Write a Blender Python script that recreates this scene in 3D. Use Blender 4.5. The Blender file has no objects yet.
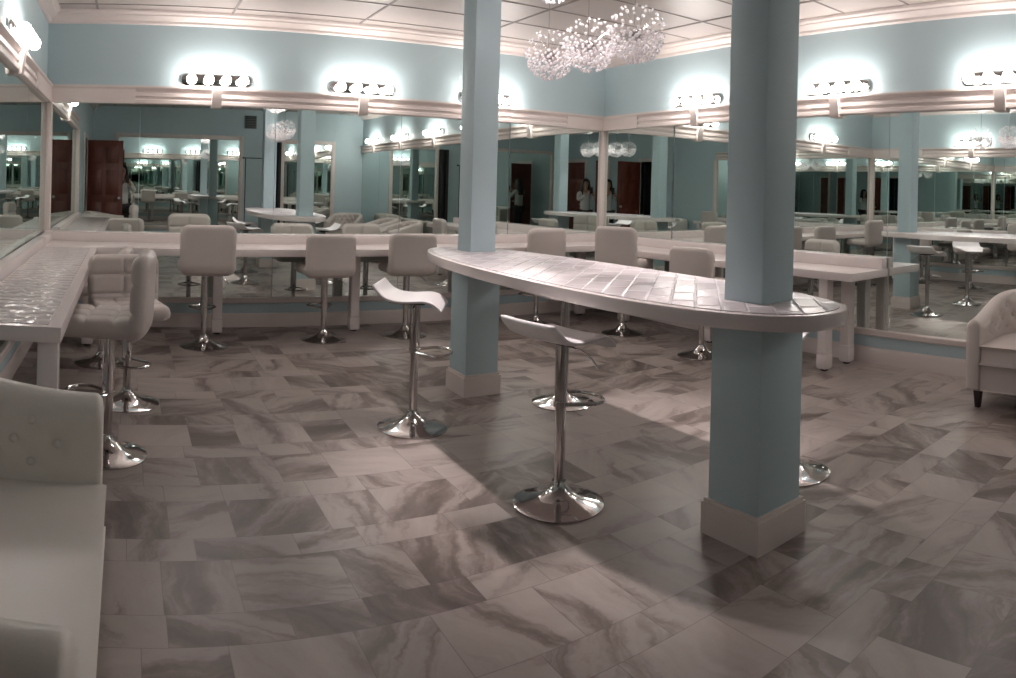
import bpy, bmesh, math, random
from mathutils import Vector, Matrix
random.seed(7)
PI = math.pi
scene = bpy.context.scene
COL = scene.collection

# ------------------------------------------------------------------ materials
def new_mat(name):
    m = bpy.data.materials.new(name); m.use_nodes = True
    nt = m.node_tree; b = nt.nodes['Principled BSDF']
    return m, nt, b
def pmat(name, col, rough=.5, metal=0., spec=.5, noise=0., nscale=6., bump=0., bscale=60., coat=0.):
    m, nt, b = new_mat(name)
    b.inputs['Base Color'].default_value = (*col, 1)
    b.inputs['Roughness'].default_value = rough
    b.inputs['Metallic'].default_value = metal
    b.inputs['Specular IOR Level'].default_value = spec
    b.inputs['Coat Weight'].default_value = coat
    tc = nt.nodes.new('ShaderNodeTexCoord')
    if noise > 0:
        n = nt.nodes.new('ShaderNodeTexNoise'); n.inputs['Scale'].default_value = nscale; n.inputs['Detail'].default_value = 4
        nt.links.new(tc.outputs['Object'], n.inputs['Vector'])
        mx = nt.nodes.new('ShaderNodeMix'); mx.data_type = 'RGBA'
        mx.inputs['A'].default_value = (*[c*(1-noise) for c in col], 1); mx.inputs['B'].default_value = (*[min(1, c*(1+noise)) for c in col], 1)
        nt.links.new(n.outputs['Fac'], mx.inputs['Factor']); nt.links.new(mx.outputs['Result'], b.inputs['Base Color'])
    if bump > 0:
        n2 = nt.nodes.new('ShaderNodeTexNoise'); n2.inputs['Scale'].default_value = bscale; n2.inputs['Detail'].default_value = 3
        nt.links.new(tc.outputs['Object'], n2.inputs['Vector'])
        bp = nt.nodes.new('ShaderNodeBump'); bp.inputs['Strength'].default_value = bump; bp.inputs['Distance'].default_value = .002
        nt.links.new(n2.outputs['Fac'], bp.inputs['Height']); nt.links.new(bp.outputs['Normal'], b.inputs['Normal'])
    return m
class N:
    """small helper to write node maths"""
    def __init__(s, nt): s.nt = nt
    def m(s, op, *a):
        n = s.nt.nodes.new('ShaderNodeMath'); n.operation = op
        for i, v in enumerate(a):
            if isinstance(v, (int, float)): n.inputs[i].default_value = v
            else: s.nt.links.new(v, n.inputs[i])
        return n.outputs[0]
    def xyz(s, x, y, z=0.):
        n = s.nt.nodes.new('ShaderNodeCombineXYZ')
        for i, v in enumerate((x, y, z)):
            if isinstance(v, (int, float)): n.inputs[i].default_value = v
            else: s.nt.links.new(v, n.inputs[i])
        return n.outputs[0]
    def sep(s, v):
        n = s.nt.nodes.new('ShaderNodeSeparateXYZ'); s.nt.links.new(v, n.inputs[0]); return n.outputs
    def white(s, v):
        n = s.nt.nodes.new('ShaderNodeTexWhiteNoise'); n.noise_dimensions = '3D'; s.nt.links.new(v, n.inputs['Vector'])
        c = s.nt.nodes.new('ShaderNodeSeparateColor'); s.nt.links.new(n.outputs['Color'], c.inputs[0]); return n.outputs['Value'], c.outputs
    def noise(s, v, scale, detail=3., rough=.5, dist=0.):
        n = s.nt.nodes.new('ShaderNodeTexNoise'); s.nt.links.new(v, n.inputs['Vector'])
        n.inputs['Scale'].default_value = scale; n.inputs['Detail'].default_value = detail
        n.inputs['Roughness'].default_value = rough; n.inputs['Distortion'].default_value = dist
        return n.outputs['Fac']
    def ramp(s, f, *stops):
        n = s.nt.nodes.new('ShaderNodeValToRGB'); s.nt.links.new(f, n.inputs[0])
        e = n.color_ramp.elements
        e[0].position, e[0].color = stops[0][0], (*stops[0][1], 1)
        e[1].position, e[1].color = stops[-1][0], (*stops[-1][1], 1)
        for p, c in stops[1:-1]:
            k = e.new(p); k.color = (*c, 1)
        return n.outputs[0]
    def mix(s, f, a, b, bt='MIX'):
        n = s.nt.nodes.new('ShaderNodeMix'); n.data_type = 'RGBA'; n.blend_type = bt
        for k, v in (('Factor', f), ('A', a), ('B', b)):
            if isinstance(v, (int, float)): n.inputs[k].default_value = v
            elif isinstance(v, tuple): n.inputs[k].default_value = (*v, 1)
            else: s.nt.links.new(v, n.inputs[k])
        return n.outputs['Result']
    def coord(s, kind='Object'):
        return s.nt.nodes.new('ShaderNodeTexCoord').outputs[kind]

def floor_material():
    m, nt, b = new_mat('stone_look_tile'); g = N(nt)
    o = g.sep(g.coord()); x, y = o[0], o[1]
    yy = g.m('DIVIDE', g.m('ADD', y, 19.825), .48)
    row = g.m('FLOOR', yy); fr = g.m('MULTIPLY', g.m('FRACT', yy), .48)
    narrow = g.m('GREATER_THAN', fr, .32)
    rid = g.m('ADD', g.m('MULTIPLY', row, 2.), narrow)
    h = g.m('SUBTRACT', .32, g.m('MULTIPLY', narrow, .16))
    v = g.m('SUBTRACT', fr, g.m('MULTIPLY', narrow, .32))
    rv, _ = g.white(g.xyz(rid, 3.7, 1.1))
    xs = g.m('ADD', g.m('ADD', x, 30.), g.m('MULTIPLY', rv, .8))
    per = g.m('DIVIDE', xs, .64)
    big = g.m('FRACT', per); cell0 = g.m('FLOOR', per)
    isb = g.m('GREATER_THAN', big, .60)
    cid = g.m('ADD', g.m('MULTIPLY', cell0, 2.), isb)
    u = g.m('MULTIPLY', g.m('SUBTRACT', big, g.m('MULTIPLY', isb, .60)), .64)
    w = g.m('SUBTRACT', .384, g.m('MULTIPLY', isb, .128))
    val, c = g.white(g.xyz(rid, cid, 5.3))
    val2, c2 = g.white(g.xyz(cid, rid, 9.9))
    ang = g.m('MULTIPLY', c[0], 6.283)
    ca, sa = g.m('COSINE', ang), g.m('SINE', ang)
    rx = g.m('ADD', g.m('MULTIPLY', x, ca), g.m('MULTIPLY', y, sa))
    ry = g.m('SUBTRACT', g.m('MULTIPLY', y, ca), g.m('MULTIPLY', x, sa))
    ox, oy = g.m('MULTIPLY', c[1], 40.), g.m('MULTIPLY', c[2], 40.)
    warp = g.m('MULTIPLY', g.m('SUBTRACT', g.noise(g.xyz(g.m('ADD', x, oy), g.m('ADD', y, ox)), 4.5, 4., .6), .5), .16)
    ry = g.m('ADD', ry, warp)
    broad = g.noise(g.xyz(g.m('ADD', g.m('MULTIPLY', rx, .6), ox), g.m('ADD', g.m('MULTIPLY', ry, 3.4), oy)), 1.5, 4., .6, .3)
    streak = g.noise(g.xyz(g.m('ADD', g.m('MULTIPLY', rx, 1.8), oy), g.m('ADD', g.m('MULTIPLY', ry, 14.), ox)), 1.7, 7., .68, .3)
    fine = g.noise(g.xyz(g.m('ADD', x, ox), g.m('ADD', y, oy)), 16., 7., .7, .3)
    f = g.m('ADD', g.m('ADD', g.m('MULTIPLY', broad, 2.0), g.m('MULTIPLY', streak, .50)), g.m('MULTIPLY', fine, .30))
    f = g.m('ADD', f, g.m('MULTIPLY', g.m('SUBTRACT', c2[0], .5), .46))
    f = g.m('SUBTRACT', f, .82)
    colr = g.ramp(f, (.14, (.106, .082, .072)), (.35, (.168, .134, .119)), (.47, (.248, .207, .187)), (.58, (.322, .277, .254)), (.95, (.380, .332, .307)))
    # fine joint round every tile
    e1 = g.m('MINIMUM', u, g.m('SUBTRACT', w, u)); e2 = g.m('MINIMUM', v, g.m('SUBTRACT', h, v))
    joint = g.m('LESS_THAN', g.m('MINIMUM', e1, e2), .0016)
    colr = g.mix(g.m('MULTIPLY', joint, .6), colr, (.12, .10, .095))
    nt.links.new(colr, b.inputs['Base Color'])
    nt.links.new(g.m('ADD', .30, g.m('MULTIPLY', fine, .16)), b.inputs['Roughness'])
    b.inputs['Specular IOR Level'].default_value = .42
    bp = nt.nodes.new('ShaderNodeBump'); bp.inputs['Strength'].default_value = .25; bp.inputs['Distance'].default_value = .001
    nt.links.new(g.m('SUBTRACT', g.m('MULTIPLY', streak, .3), joint), bp.inputs['Height']); nt.links.new(bp.outputs['Normal'], b.inputs['Normal'])
    return m

def ceiling_material():
    m, nt, b = new_mat('embossed_ceiling_panel'); g = N(nt)
    o = g.sep(g.coord())
    n = g.noise(g.xyz(g.m('MULTIPLY', o[0], 2.5), g.m('MULTIPLY', o[1], 42.)), 1.2, 3., .5)
    colr = g.mix(n, (.52, .465, .44), (.60, .54, .515))
    nt.links.new(colr, b.inputs['Base Color']); b.inputs['Roughness'].default_value = .42
    bp = nt.nodes.new('ShaderNodeBump'); bp.inputs['Strength'].default_value = .35; bp.inputs['Distance'].default_value = .004
    nt.links.new(n, bp.inputs['Height']); nt.links.new(bp.outputs['Normal'], b.inputs['Normal'])
    return m

def inlay_brick_material():
    m, nt, b = new_mat('glossy_white_brick_tile'); g = N(nt)
    o = g.sep(g.coord())
    T = .235; S = .098          # bricks laid on the diagonal
    da = g.m('MULTIPLY', g.m('SUBTRACT', o[0], o[1]), .70711); db = g.m('MULTIPLY', g.m('ADD', o[0], o[1]), .70711)
    ry = g.m('DIVIDE', g.m('ADD', da, 9.), S); row = g.m('FLOOR', ry)
    rx = g.m('DIVIDE', g.m('ADD', g.m('ADD', db, 9.), g.m('MULTIPLY', g.m('FRACT', g.m('MULTIPLY', row, .5)), T)), T); cell = g.m('FLOOR', rx)
    u, v = g.m('FRACT', rx), g.m('FRACT', ry)
    T, S = S, T
    e = g.m('MINIMUM', g.m('MULTIPLY', g.m('MINIMUM', u, g.m('SUBTRACT', 1., u)), S*.35), g.m('MULTIPLY', g.m('MINIMUM', v, g.m('SUBTRACT', 1., v)), T))
    grout = g.m('LESS_THAN', e, .0035)
    val, c = g.white(g.xyz(row, cell, 2.2))
    base = g.mix(c[0], (.60, .545, .56), (.72, .665, .68))
    nt.links.new(g.mix(grout, base, (.84, .80, .81)), b.inputs['Base Color'])
    b.inputs['Roughness'].default_value = .27
    wav = g.noise(g.xyz(g.m('MULTIPLY', o[0], 1.), g.m('ADD', o[1], g.m('MULTIPLY', val, 5.))), 14., 3., .5)
    tilt = g.m('ADD', g.m('MULTIPLY', g.m('SUBTRACT', u, .5), g.m('SUBTRACT', c[1], .5)), g.m('MULTIPLY', g.m('SUBTRACT', v, .5), g.m('SUBTRACT', c[2], .5)))
    edge = g.m('MINIMUM', g.m('MULTIPLY', e, 120.), 1.)
    hgt = g.m('ADD', g.m('ADD', g.m('MULTIPLY', wav, .6), g.m('MULTIPLY', tilt, 1.6)), g.m('MULTIPLY', edge, .9))
    bp = nt.nodes.new('ShaderNodeBump'); bp.inputs['Strength'].default_value = .8; bp.inputs['Distance'].default_value = .005
    nt.links.new(hgt, bp.inputs['Height']); nt.links.new(bp.outputs['Normal'], b.inputs['Normal'])
    return m

def wave_tile_material():
    m, nt, b = new_mat('rippled_white_tile'); g = N(nt)
    o = g.sep(g.coord())
    wob = g.noise(g.xyz(g.m('MULTIPLY', o[0], 9.), g.m('MULTIPLY', o[1], 3.)), 1.6, 2., .5)
    ph = g.m('ADD', g.m('MULTIPLY', o[1], 62.), g.m('MULTIPLY', wob, 9.))
    hgt = g.m('SINE', ph)
    nt.links.new(g.mix(g.m('ADD', .5, g.m('MULTIPLY', hgt, .5)), (.62, .57, .56), (.80, .76, .75)), b.inputs['Base Color'])
    b.inputs['Roughness'].default_value = .2
    bp = nt.nodes.new('ShaderNodeBump'); bp.inputs['Strength'].default_value = .6; bp.inputs['Distance'].default_value = .005
    nt.links.new(hgt, bp.inputs['Height']); nt.links.new(bp.outputs['Normal'], b.inputs['Normal'])
    return m

def mahogany_material():
    m, nt, b = new_mat('red_brown_wood'); g = N(nt)
    o = g.sep(g.coord())
    n = g.noise(g.xyz(g.m('MULTIPLY', o[0], 16.), g.m('MULTIPLY', o[1], 16.), g.m('MULTIPLY', o[2], 1.2)), 1.6, 4., .55, .6)
    nt.links.new(g.mix(n, (.085, .018, .012), (.23, .055, .035)), b.inputs['Base Color'])
    b.inputs['Roughness'].default_value = .38
    return m

def mirror_material():
    m = bpy.data.materials.new('mirror_glass'); m.use_nodes = True
    nt = m.node_tree; nt.nodes.clear()
    out = nt.nodes.new('ShaderNodeOutputMaterial'); gl = nt.nodes.new('ShaderNodeBsdfGlossy')
    gl.inputs['Color'].default_value = (.75, .81, .785, 1); gl.inputs['Roughness'].default_value = 0.
    nt.links.new(gl.outputs[0], out.inputs['Surface'])
    return m

def emit_material(name, col, strength):
    m, nt, b = new_mat(name)
    b.inputs['Base Color'].default_value = (.9, .9, .9, 1)
    b.inputs['Emission Color'].default_value = (*col, 1); b.inputs['Emission Strength'].default_value = strength
    return m

def crystal_material():
    m = bpy.data.materials.new('cut_crystal'); m.use_nodes = True
    nt = m.node_tree; nt.nodes.clear()
    out = nt.nodes.new('ShaderNodeOutputMaterial')
    tr = nt.nodes.new('ShaderNodeBsdfTranslucent'); tr.inputs['Color'].default_value = (.95, .93, .94, 1)
    gl = nt.nodes.new('ShaderNodeBsdfGlossy'); gl.inputs['Color'].default_value = (.95, .95, .95, 1); gl.inputs['Roughness'].default_value = .08
    df = nt.nodes.new('ShaderNodeBsdfDiffuse'); df.inputs['Color'].default_value = (.9, .88, .89, 1)
    a = nt.nodes.new('ShaderNodeMixShader'); a.inputs[0].default_value = .5
    c = nt.nodes.new('ShaderNodeMixShader'); c.inputs[0].default_value = .22
    nt.links.new(tr.outputs[0], a.inputs[1]); nt.links.new(df.outputs[0], a.inputs[2])
    nt.links.new(a.outputs[0], c.inputs[1]); nt.links.new(gl.outputs[0], c.inputs[2])
    nt.links.new(c.outputs[0], out.inputs['Surface'])
    return m

M = dict(
    floor=floor_material(), ceiling=ceiling_material(), brick=inlay_brick_material(), wave=wave_tile_material(),
    wood=mahogany_material(), mirror=mirror_material(), crystal=crystal_material(),
    wall=pmat('pale_blue_paint', (.47, .60, .635), .55, noise=.03, nscale=3., bump=.15, bscale=120.),
    white=pmat('white_trim_paint', (.70, .625, .595), .38, noise=.02),
    counter=pmat('white_lacquer', (.78, .715, .70), .25, noise=.02, nscale=3.),
    leather=pmat('white_faux_leather', (.58, .525, .495), .42, noise=.03, nscale=9., bump=.25, bscale=220.),
    sofa=pmat('ivory_faux_leather', (.74, .71, .655), .34, noise=.04, nscale=6., bump=.25, bscale=180.),
    seatwhite=pmat('white_moulded_seat', (.85, .83, .83), .3, noise=.01),
    chrome=pmat('polished_chrome', (.62, .60, .59), .08, 1., noise=.02),
    steel=pmat('brushed_steel', (.55, .54, .53), .3, 1., noise=.04, nscale=30.),
    grid=pmat('grey_ceiling_bar', (.30, .265, .25), .6, noise=.03),
    black=pmat('black_rubber', (.015, .015, .015), .6, noise=.1),
    hall=pmat('unlit_hall_dark', (.05, .05, .05), .8, noise=.1),  # near-black colour puts the darkness of the unlit hall into its walls
    dleg=pmat('dark_brown_wood_leg', (.022, .013, .010), .4, noise=.2, nscale=20.),
    vent=pmat('grey_vent_metal', (.16, .19, .19), .5, noise=.05),
    bulb=emit_material('lit_globe_bulb', (1., .915, .87), 20.),
    led=emit_material('lit_crystal_lamp', (1., .88, .87), 60.),
    skin=pmat('skin', (.50, .30, .22), .5, noise=.05, nscale=20.),
    hair=pmat('dark_brown_hair', (.020, .012, .009), .45, noise=.3, nscale=40.),
    shirt=pmat('light_grey_knit', (.66, .66, .65), .8, noise=.06, nscale=30., bump=.4, bscale=200.),
    dark=pmat('black_cloth', (.02, .02, .023), .8, noise=.2, nscale=20.),
    lens=pmat('dark_glasses_frame', (.01, .01, .01), .3, noise=.1),
)

# ------------------------------------------------------------------ mesh helpers
class MB:
    def __init__(s): s.bm = bmesh.new()
    def box(s, x0, x1, y0, y1, z0, z1, bev=0., seg=2):
        t = bmesh.new(); bmesh.ops.create_cube(t, size=1.)
        for v in t.verts: v.co = Vector(((x0+x1)/2+v.co.x*(x1-x0), (y0+y1)/2+v.co.y*(y1-y0), (z0+z1)/2+v.co.z*(z1-z0)))
        if bev > 0: bmesh.ops.bevel(t, geom=list(t.edges), offset=bev, segments=seg, affect='EDGES', profile=.5)
        return s.add(t)
    def add(s, t, mat=None):
        if mat is not None: t.transform(mat)
        vm = [s.bm.verts.new(v.co) for v in t.verts]
        t.verts.index_update()
        for f in t.faces:
            try: s.bm.faces.new([vm[v.index] for v in f.verts])
            except ValueError: pass
        t.free(); return s
    def lathe(s, prof, seg=32, c=(0, 0, 0), axis='z'):
        rings = []
        for r, z in prof:
            ring = []
            for i in range(seg):
                a = 2*PI*i/seg
                p = (r*math.cos(a), r*math.sin(a), z)
                if axis == 'y': p = (p[0], p[2], p[1])
                if axis == 'x': p = (p[2], p[0], p[1])
                ring.append(s.bm.verts.new((c[0]+p[0], c[1]+p[1], c[2]+p[2])))
            rings.append(ring)
        for a, b in zip(rings, rings[1:]):
            for i in range(seg):
                j = (i+1) % seg
                s.bm.faces.new((a[i], a[j], b[j], b[i]))
        s.bm.faces.new(rings[0][::-1]); s.bm.faces.new(rings[-1])
        return s
    def tube(s, pts, r, seg=8, closed=False):
        pts = [Vector(p) for p in pts]; n = len(pts); rings = []
        rad = r if isinstance(r, (list, tuple)) else [r]*n
        up = Vector((0, 0, 1))
        for i, p in enumerate(pts):
            if closed: d = pts[(i+1) % n]-pts[i-1]
            else: d = pts[min(i+1, n-1)]-pts[max(i-1, 0)]
            d.normalize()
            ref = up if abs(d.z) < .9 else Vector((1, 0, 0))
            a = d.cross(ref).normalized(); b = d.cross(a).normalized()
            rings.append([s.bm.verts.new(p+rad[i]*(math.cos(2*PI*k/seg)*a+math.sin(2*PI*k/seg)*b)) for k in range(seg)])
        m = n if closed else n-1
        for i in range(m):
            A, B = rings[i], rings[(i+1) % n]
            for k in range(seg):
                j = (k+1) % seg
                s.bm.faces.new((A[k], A[j], B[j], B[k]))
        if not closed:
            s.bm.faces.new(rings[0][::-1]); s.bm.faces.new(rings[-1])
        return s
    def prism(s, poly, z0, z1, r=0., nr=3):
        """vertical prism on polygon poly with rounded top and bottom rims"""
        n = len(poly); P = [Vector(p).to_2d() for p in poly]
        nor = []
        for i in range(n):
            d = P[(i+1) % n]-P[i-1]; nor.append(Vector((d.y, -d.x)).normalized())
        lay = []
        if r > 0:
            for k in range(nr+1):
                a = PI/2*k/nr; lay.append((r*(1-math.sin(a)), z0+r*(1-math.cos(a))))
            for k in range(nr+1):
                a = PI/2*k/nr; lay.append((r*(1-math.cos(a)), z1-r+r*math.sin(a)))
        else: lay = [(0, z0), (0, z1)]
        rings = [[s.bm.verts.new((*(P[i]-nor[i]*ins), z)) for i in range(n)] for ins, z in lay]
        for a, b in zip(rings, rings[1:]):
            for i in range(n):
                j = (i+1) % n; s.bm.faces.new((a[i], a[j], b[j], b[i]))
        s.bm.faces.new(rings[0][::-1]); s.bm.faces.new(rings[-1])
        return s
    def profile(s, prof, a, b, nrm):
        """extrude a closed profile of (distance from wall, z) from point a to b; nrm = direction into the room"""
        A = [s.bm.verts.new((a[0]+nrm[0]*d, a[1]+nrm[1]*d, z)) for d, z in prof]
        B = [s.bm.verts.new((b[0]+nrm[0]*d, b[1]+nrm[1]*d, z)) for d, z in prof]
        n = len(prof)
        for i in range(n):
            j = (i+1) % n; s.bm.faces.new((A[i], A[j], B[j], B[i]))
        s.bm.faces.new(A[::-1]); s.bm.faces.new(B)
        return s
    def grid(s, rows, closed=False, cap=False):
        R = [[s.bm.verts.new(p) for p in row] for row in rows]
        for a, b in zip(R, R[1:]):
            m = len(a) if closed else len(a)-1
            for i in range(m):
                j = (i+1) % len(a); s.bm.faces.new((a[i], a[j], b[j], b[i]))
        if cap:
            s.bm.faces.new(R[0][::-1]); s.bm.faces.new(R[-1])
        return s
    def sphere(s, c, r, u=16, v=10, sc=(1, 1, 1)):
        t = bmesh.new(); bmesh.ops.create_uvsphere(t, u_segments=u, v_segments=v, radius=r)
        return s.add(t, Matrix.Translation(c) @ Matrix.Diagonal((*sc, 1)))
    def ico(s, c, r, sub=1):
        t = bmesh.new(); bmesh.ops.create_icosphere(t, subdivisions=sub, radius=r)
        return s.add(t, Matrix.Translation(c))
    def build(s, name, mat, parent=None, angle=40., recalc=True, flat=False):
        bm = s.bm
        if recalc: bmesh.ops.recalc_face_normals(bm, faces=list(bm.faces))
        me = bpy.data.meshes.new(name); bm.to_mesh(me); bm.free()
        if not flat:
            for p in me.polygons: p.use_smooth = True
            me.set_sharp_from_angle(angle=math.radians(angle))
        me.materials.append(mat)
        o = bpy.data.objects.new(name, me); COL.objects.link(o)
        if parent is not None: o.parent = parent
        return o

def tag(o, label, cat, group=None, kind=None):
    o['label'] = label; o['category'] = cat
    if group: o['group'] = group
    if kind: o['kind'] = kind
    return o
def thing(name, label, cat, loc=(0, 0, 0), rz=0., group=None):
    o = bpy.data.objects.new(name, None); COL.objects.link(o)
    o.location = loc; o.rotation_euler = (0, 0, rz); o.empty_display_size = .1
    return tag(o, label, cat, group)
def struct(o, label, cat): return tag(o, label, cat, kind='structure')
CH = {}
def kids(o): return [c for c in list(bpy.data.objects) if c.parent == o]
def copy_tree(o, parent=None):
    c = o.copy(); COL.objects.link(c)
    if parent is not None: c.parent = parent; c.matrix_parent_inverse = o.matrix_parent_inverse.copy()
    for k in kids(o): copy_tree(k, c)
    return c
def dup(o, label, loc, rz=0.):
    c = copy_tree(o); c.location = loc; c.rotation_euler = (0, 0, rz); c['label'] = label
    return c

# ------------------------------------------------------------------ room
XL, XR, YB, YF, ZC, CROWN = -.77, 5.15, 6.70, -2.0, 2.90, 2.79
struct(MB().box(XL-.1, XR+.1, YF-.1, YB+.1, -.1, 0).build('floor', M['floor']), 'stone-look tile floor in grey and taupe with broad veins', 'floor')
struct(MB().box(XL-.1, XR+.1, YF-.1, YB+.1, ZC+.004, ZC+.1).build('ceiling', M['ceiling']), 'off-white drop ceiling of large embossed panels', 'ceiling')
g = MB()
for x in (-.31, .92, 2.14, 3.37, 4.59): g.box(x-.010, x+.010, YF, YB, ZC-.003, ZC+.004)
for k in range(-7, 7): 
    y = 2.74+.61*k
    g.box(XL, XR, y-.008, y+.008, ZC-.002, ZC+.004)
struct(g.build('ceiling_grid', M['grid']), 'thin grey bars between the ceiling panels', 'ceiling grid')
W = M['wall']
struct(MB().box(XL-.1, XR+.1, YB, YB+.1, 0, ZC).build('wall_back', W), 'pale blue wall behind the long straight counter', 'wall')
struct(MB().box(XR, XR+.1, YF, YB, 0, ZC).build('wall_right', W), 'pale blue wall behind the right-hand counter and armchairs', 'wall')
struct(MB().box(XL-.1, XR+.1, YF-.1, YF, 0, ZC).build('wall_front', W), 'pale blue wall seen only in the mirrors, with two framed mirrors', 'wall')
D0, D1, DH = .06, .76, 2.07      # doorway in the left wall
g = MB().box(XL-.1, XL, YF, D0, 0, ZC).box(XL-.1, XL, D1, YB, 0, ZC).box(XL-.1, XL, D0, D1, DH, ZC)
struct(g.build('wall_left', W), 'pale blue wall behind the tiled table and the loveseat', 'wall')
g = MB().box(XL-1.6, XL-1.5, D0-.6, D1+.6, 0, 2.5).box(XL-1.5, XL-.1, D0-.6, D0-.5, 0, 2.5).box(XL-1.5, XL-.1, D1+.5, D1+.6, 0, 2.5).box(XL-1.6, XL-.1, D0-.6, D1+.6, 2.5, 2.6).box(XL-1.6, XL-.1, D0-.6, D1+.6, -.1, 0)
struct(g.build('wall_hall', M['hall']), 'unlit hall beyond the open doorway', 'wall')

VAL = [(0, 2.06), (.034, 2.06), (.044, 2.068), (.044, 2.096), (.028, 2.104), (.028, 2.122), (.042, 2.13), (.042, 2.154), (.028, 2.162), (.028, 2.178), (.05, 2.192), (.062, 2.206), (.062, 2.222), (0, 2.222)]
CRN = [(0, CROWN), (.018, CROWN), (.03, CROWN+.012), (.034, CROWN+.03), (.06, CROWN+.055), (.085, CROWN+.066), (.09, CROWN+.078), (.115, CROWN+.09), (.125, ZC), (0, ZC)]
SIL = [(0, .225), (.022, .225), (.03, .235), (.03, .272), (.022, .28), (0, .28)]
BSB = [(0, 0), (.018, 0), (.018, .105), (.012, .12), (.006, .13), (0, .13)]
sides = {'back': ((XL, YB), (XR, YB), (0, -1)), 'right': ((XR, YF), (XR, YB), (-1, 0)), 'left': ((XL, 2.9), (XL, YB), (1, 0)), 'front': ((XL, YF), (XR, YF), (0, 1))}
sname = {'back': 'back wall', 'right': 'right wall', 'left': 'left wall', 'front': 'wall seen only in the mirrors'}
n = 0
PLN = [(0, 2.06), (.05, 2.06), (.05, 2.19), (.062, 2.204), (.062, 2.222), (0, 2.222)]
for (a, b, d, lab) in (((XL, YB), (.05, YB), (0, -1), 'plain white board above the mirrors at the left back corner, back wall side'), ((XL, 5.65), (XL, YB), (1, 0), 'plain white board above the mirrors at the left back corner, left wall side'),
                       ((4.60, YB), (XR, YB), (0, -1), 'plain white board above the corner post, back wall side'), ((XR, 6.05), (XR, YB), (-1, 0), 'plain white board above the corner post, right wall side')):
    n += 1
    struct(MB().profile(PLN, a, b, d).build('trim_%d' % n, M['white'], angle=25), lab, 'trim')
sides['back'] = ((.05, YB), (4.60, YB), (0, -1)); sides['right'] = ((XR, YF), (XR, 6.05), (-1, 0)); sides['left'] = ((XL, 2.9), (XL, 5.65), (1, 0))
for k in ('back', 'right', 'left'):
    a, b, d = sides[k]; n += 1
    struct(MB().profile(VAL, a, b, d).build('trim_%d' % n, M['white'], angle=25), 'fluted white trim along the mirror top on the %s' % sname[k], 'trim')
sides['back'] = ((XL, YB), (XR, YB), (0, -1)); sides['right'] = ((XR, YF), (XR, YB), (-1, 0)); sides['left'] = ((XL, 2.9), (XL, YB), (1, 0))
for k in ('back', 'right', 'left'):
    a, b, d = sides[k]; n += 1
    if k == 'left': a = (XL, YF)
    struct(MB().profile(CRN, a, b, d).build('trim_%d' % n, M['white'], angle=25), 'white crown moulding along the top of the %s' % sname[k], 'trim')
for k in ('back', 'right', 'left'):
    a, b, d = sides[k]; n += 1
    struct(MB().profile(SIL, a, b, d).build('trim_%d' % n, M['white'], angle=25), 'white ledge under the mirrors on the %s' % sname[k], 'trim')
for k in ('back', 'right', 'front'):
    a, b, d = sides[k]
    struct(MB().profile(BSB, a, b, d).build('baseboard_%s' % k, M['white'], angle=25), 'white baseboard at the foot of the %s' % sname[k], 'baseboard')
g = MB().profile(BSB, (XL, -1.17), (XL, D0-.08), (1, 0)).profile(BSB, (XL, D1+.08), (XL, YB), (1, 0))
struct(g.build('baseboard_left', M['white'], angle=25), 'white baseboard at the foot of the left wall', 'baseboard')
# corner posts of the mirror walls
for x, y, lab in ((XL+.028, YB-.028, 'slim white post where left and back mirrors meet'), (XR-.024, YB-.024, 'slim white post where back and right mirrors meet'), (XL+.03, 2.9, 'slim white post at the near end of the left mirrors')):
    n += 1
    h = .028 if y > 3 and x < 0 else (.024 if x > 0 else .03)
    struct(MB().box(x-h, x+h, y-h, y+h, .28, 2.06, .008).build('trim_%d' % n, M['white']), lab, 'trim')
# doorway trim
n += 1
g = MB().box(XL-.1, XL+.02, D0-.08, D0, 0, DH+.08, .004).box(XL-.1, XL+.02, D1, D1+.08, 0, DH+.08, .004).box(XL-.1, XL+.02, D0, D1, DH, DH+.08, .004)
struct(g.build('trim_%d' % n, M['white']), 'white casing round the open doorway', 'trim')

# red-brown door leaf, swung open at a right angle to the left wall
door = MB().box(XL+.012, -.10, .018, .058, .012, DH-.008, .003).build('door_1', M['wood'])
struct(door, 'red-brown wooden door standing open, seen in the mirrors', 'door')
for s in (0, 1):
    g = MB()
    y0, y1 = ((.058, .066) if s else (.010, .018))
    for x0, x1 in ((XL+.09, -.48), (-.41, -.18)):
        for z0, z1 in ((.18, .92), (1.06, 1.52), (1.64, 1.95)): g.box(x0, x1, y0, y1, z0, z1, .005)
    g.build('door_panel', M['wood'], door)
g = MB()
for s in (-1, 1):
    c = .038+s*.020
    g.lathe([(.0, 0), (.026, 0), (.026, s*.006), (.012, s*.01), (.012, s*.03), (.026, s*.04), (.028, s*.055), (.018, s*.066), (.002, s*.068)], 16, (-.16, c, 1.0), 'y')
h = g.build('door_handle', M['steel'], door); h['label'] = 'round steel door knob'
g = MB()
for z in (.25, 1.05, 1.85): g.lathe([(.009, z-.05), (.009, z+.05)], 10, (XL+.013, .064, 0))
g.build('door_hinge', M['steel'], door)

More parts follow.
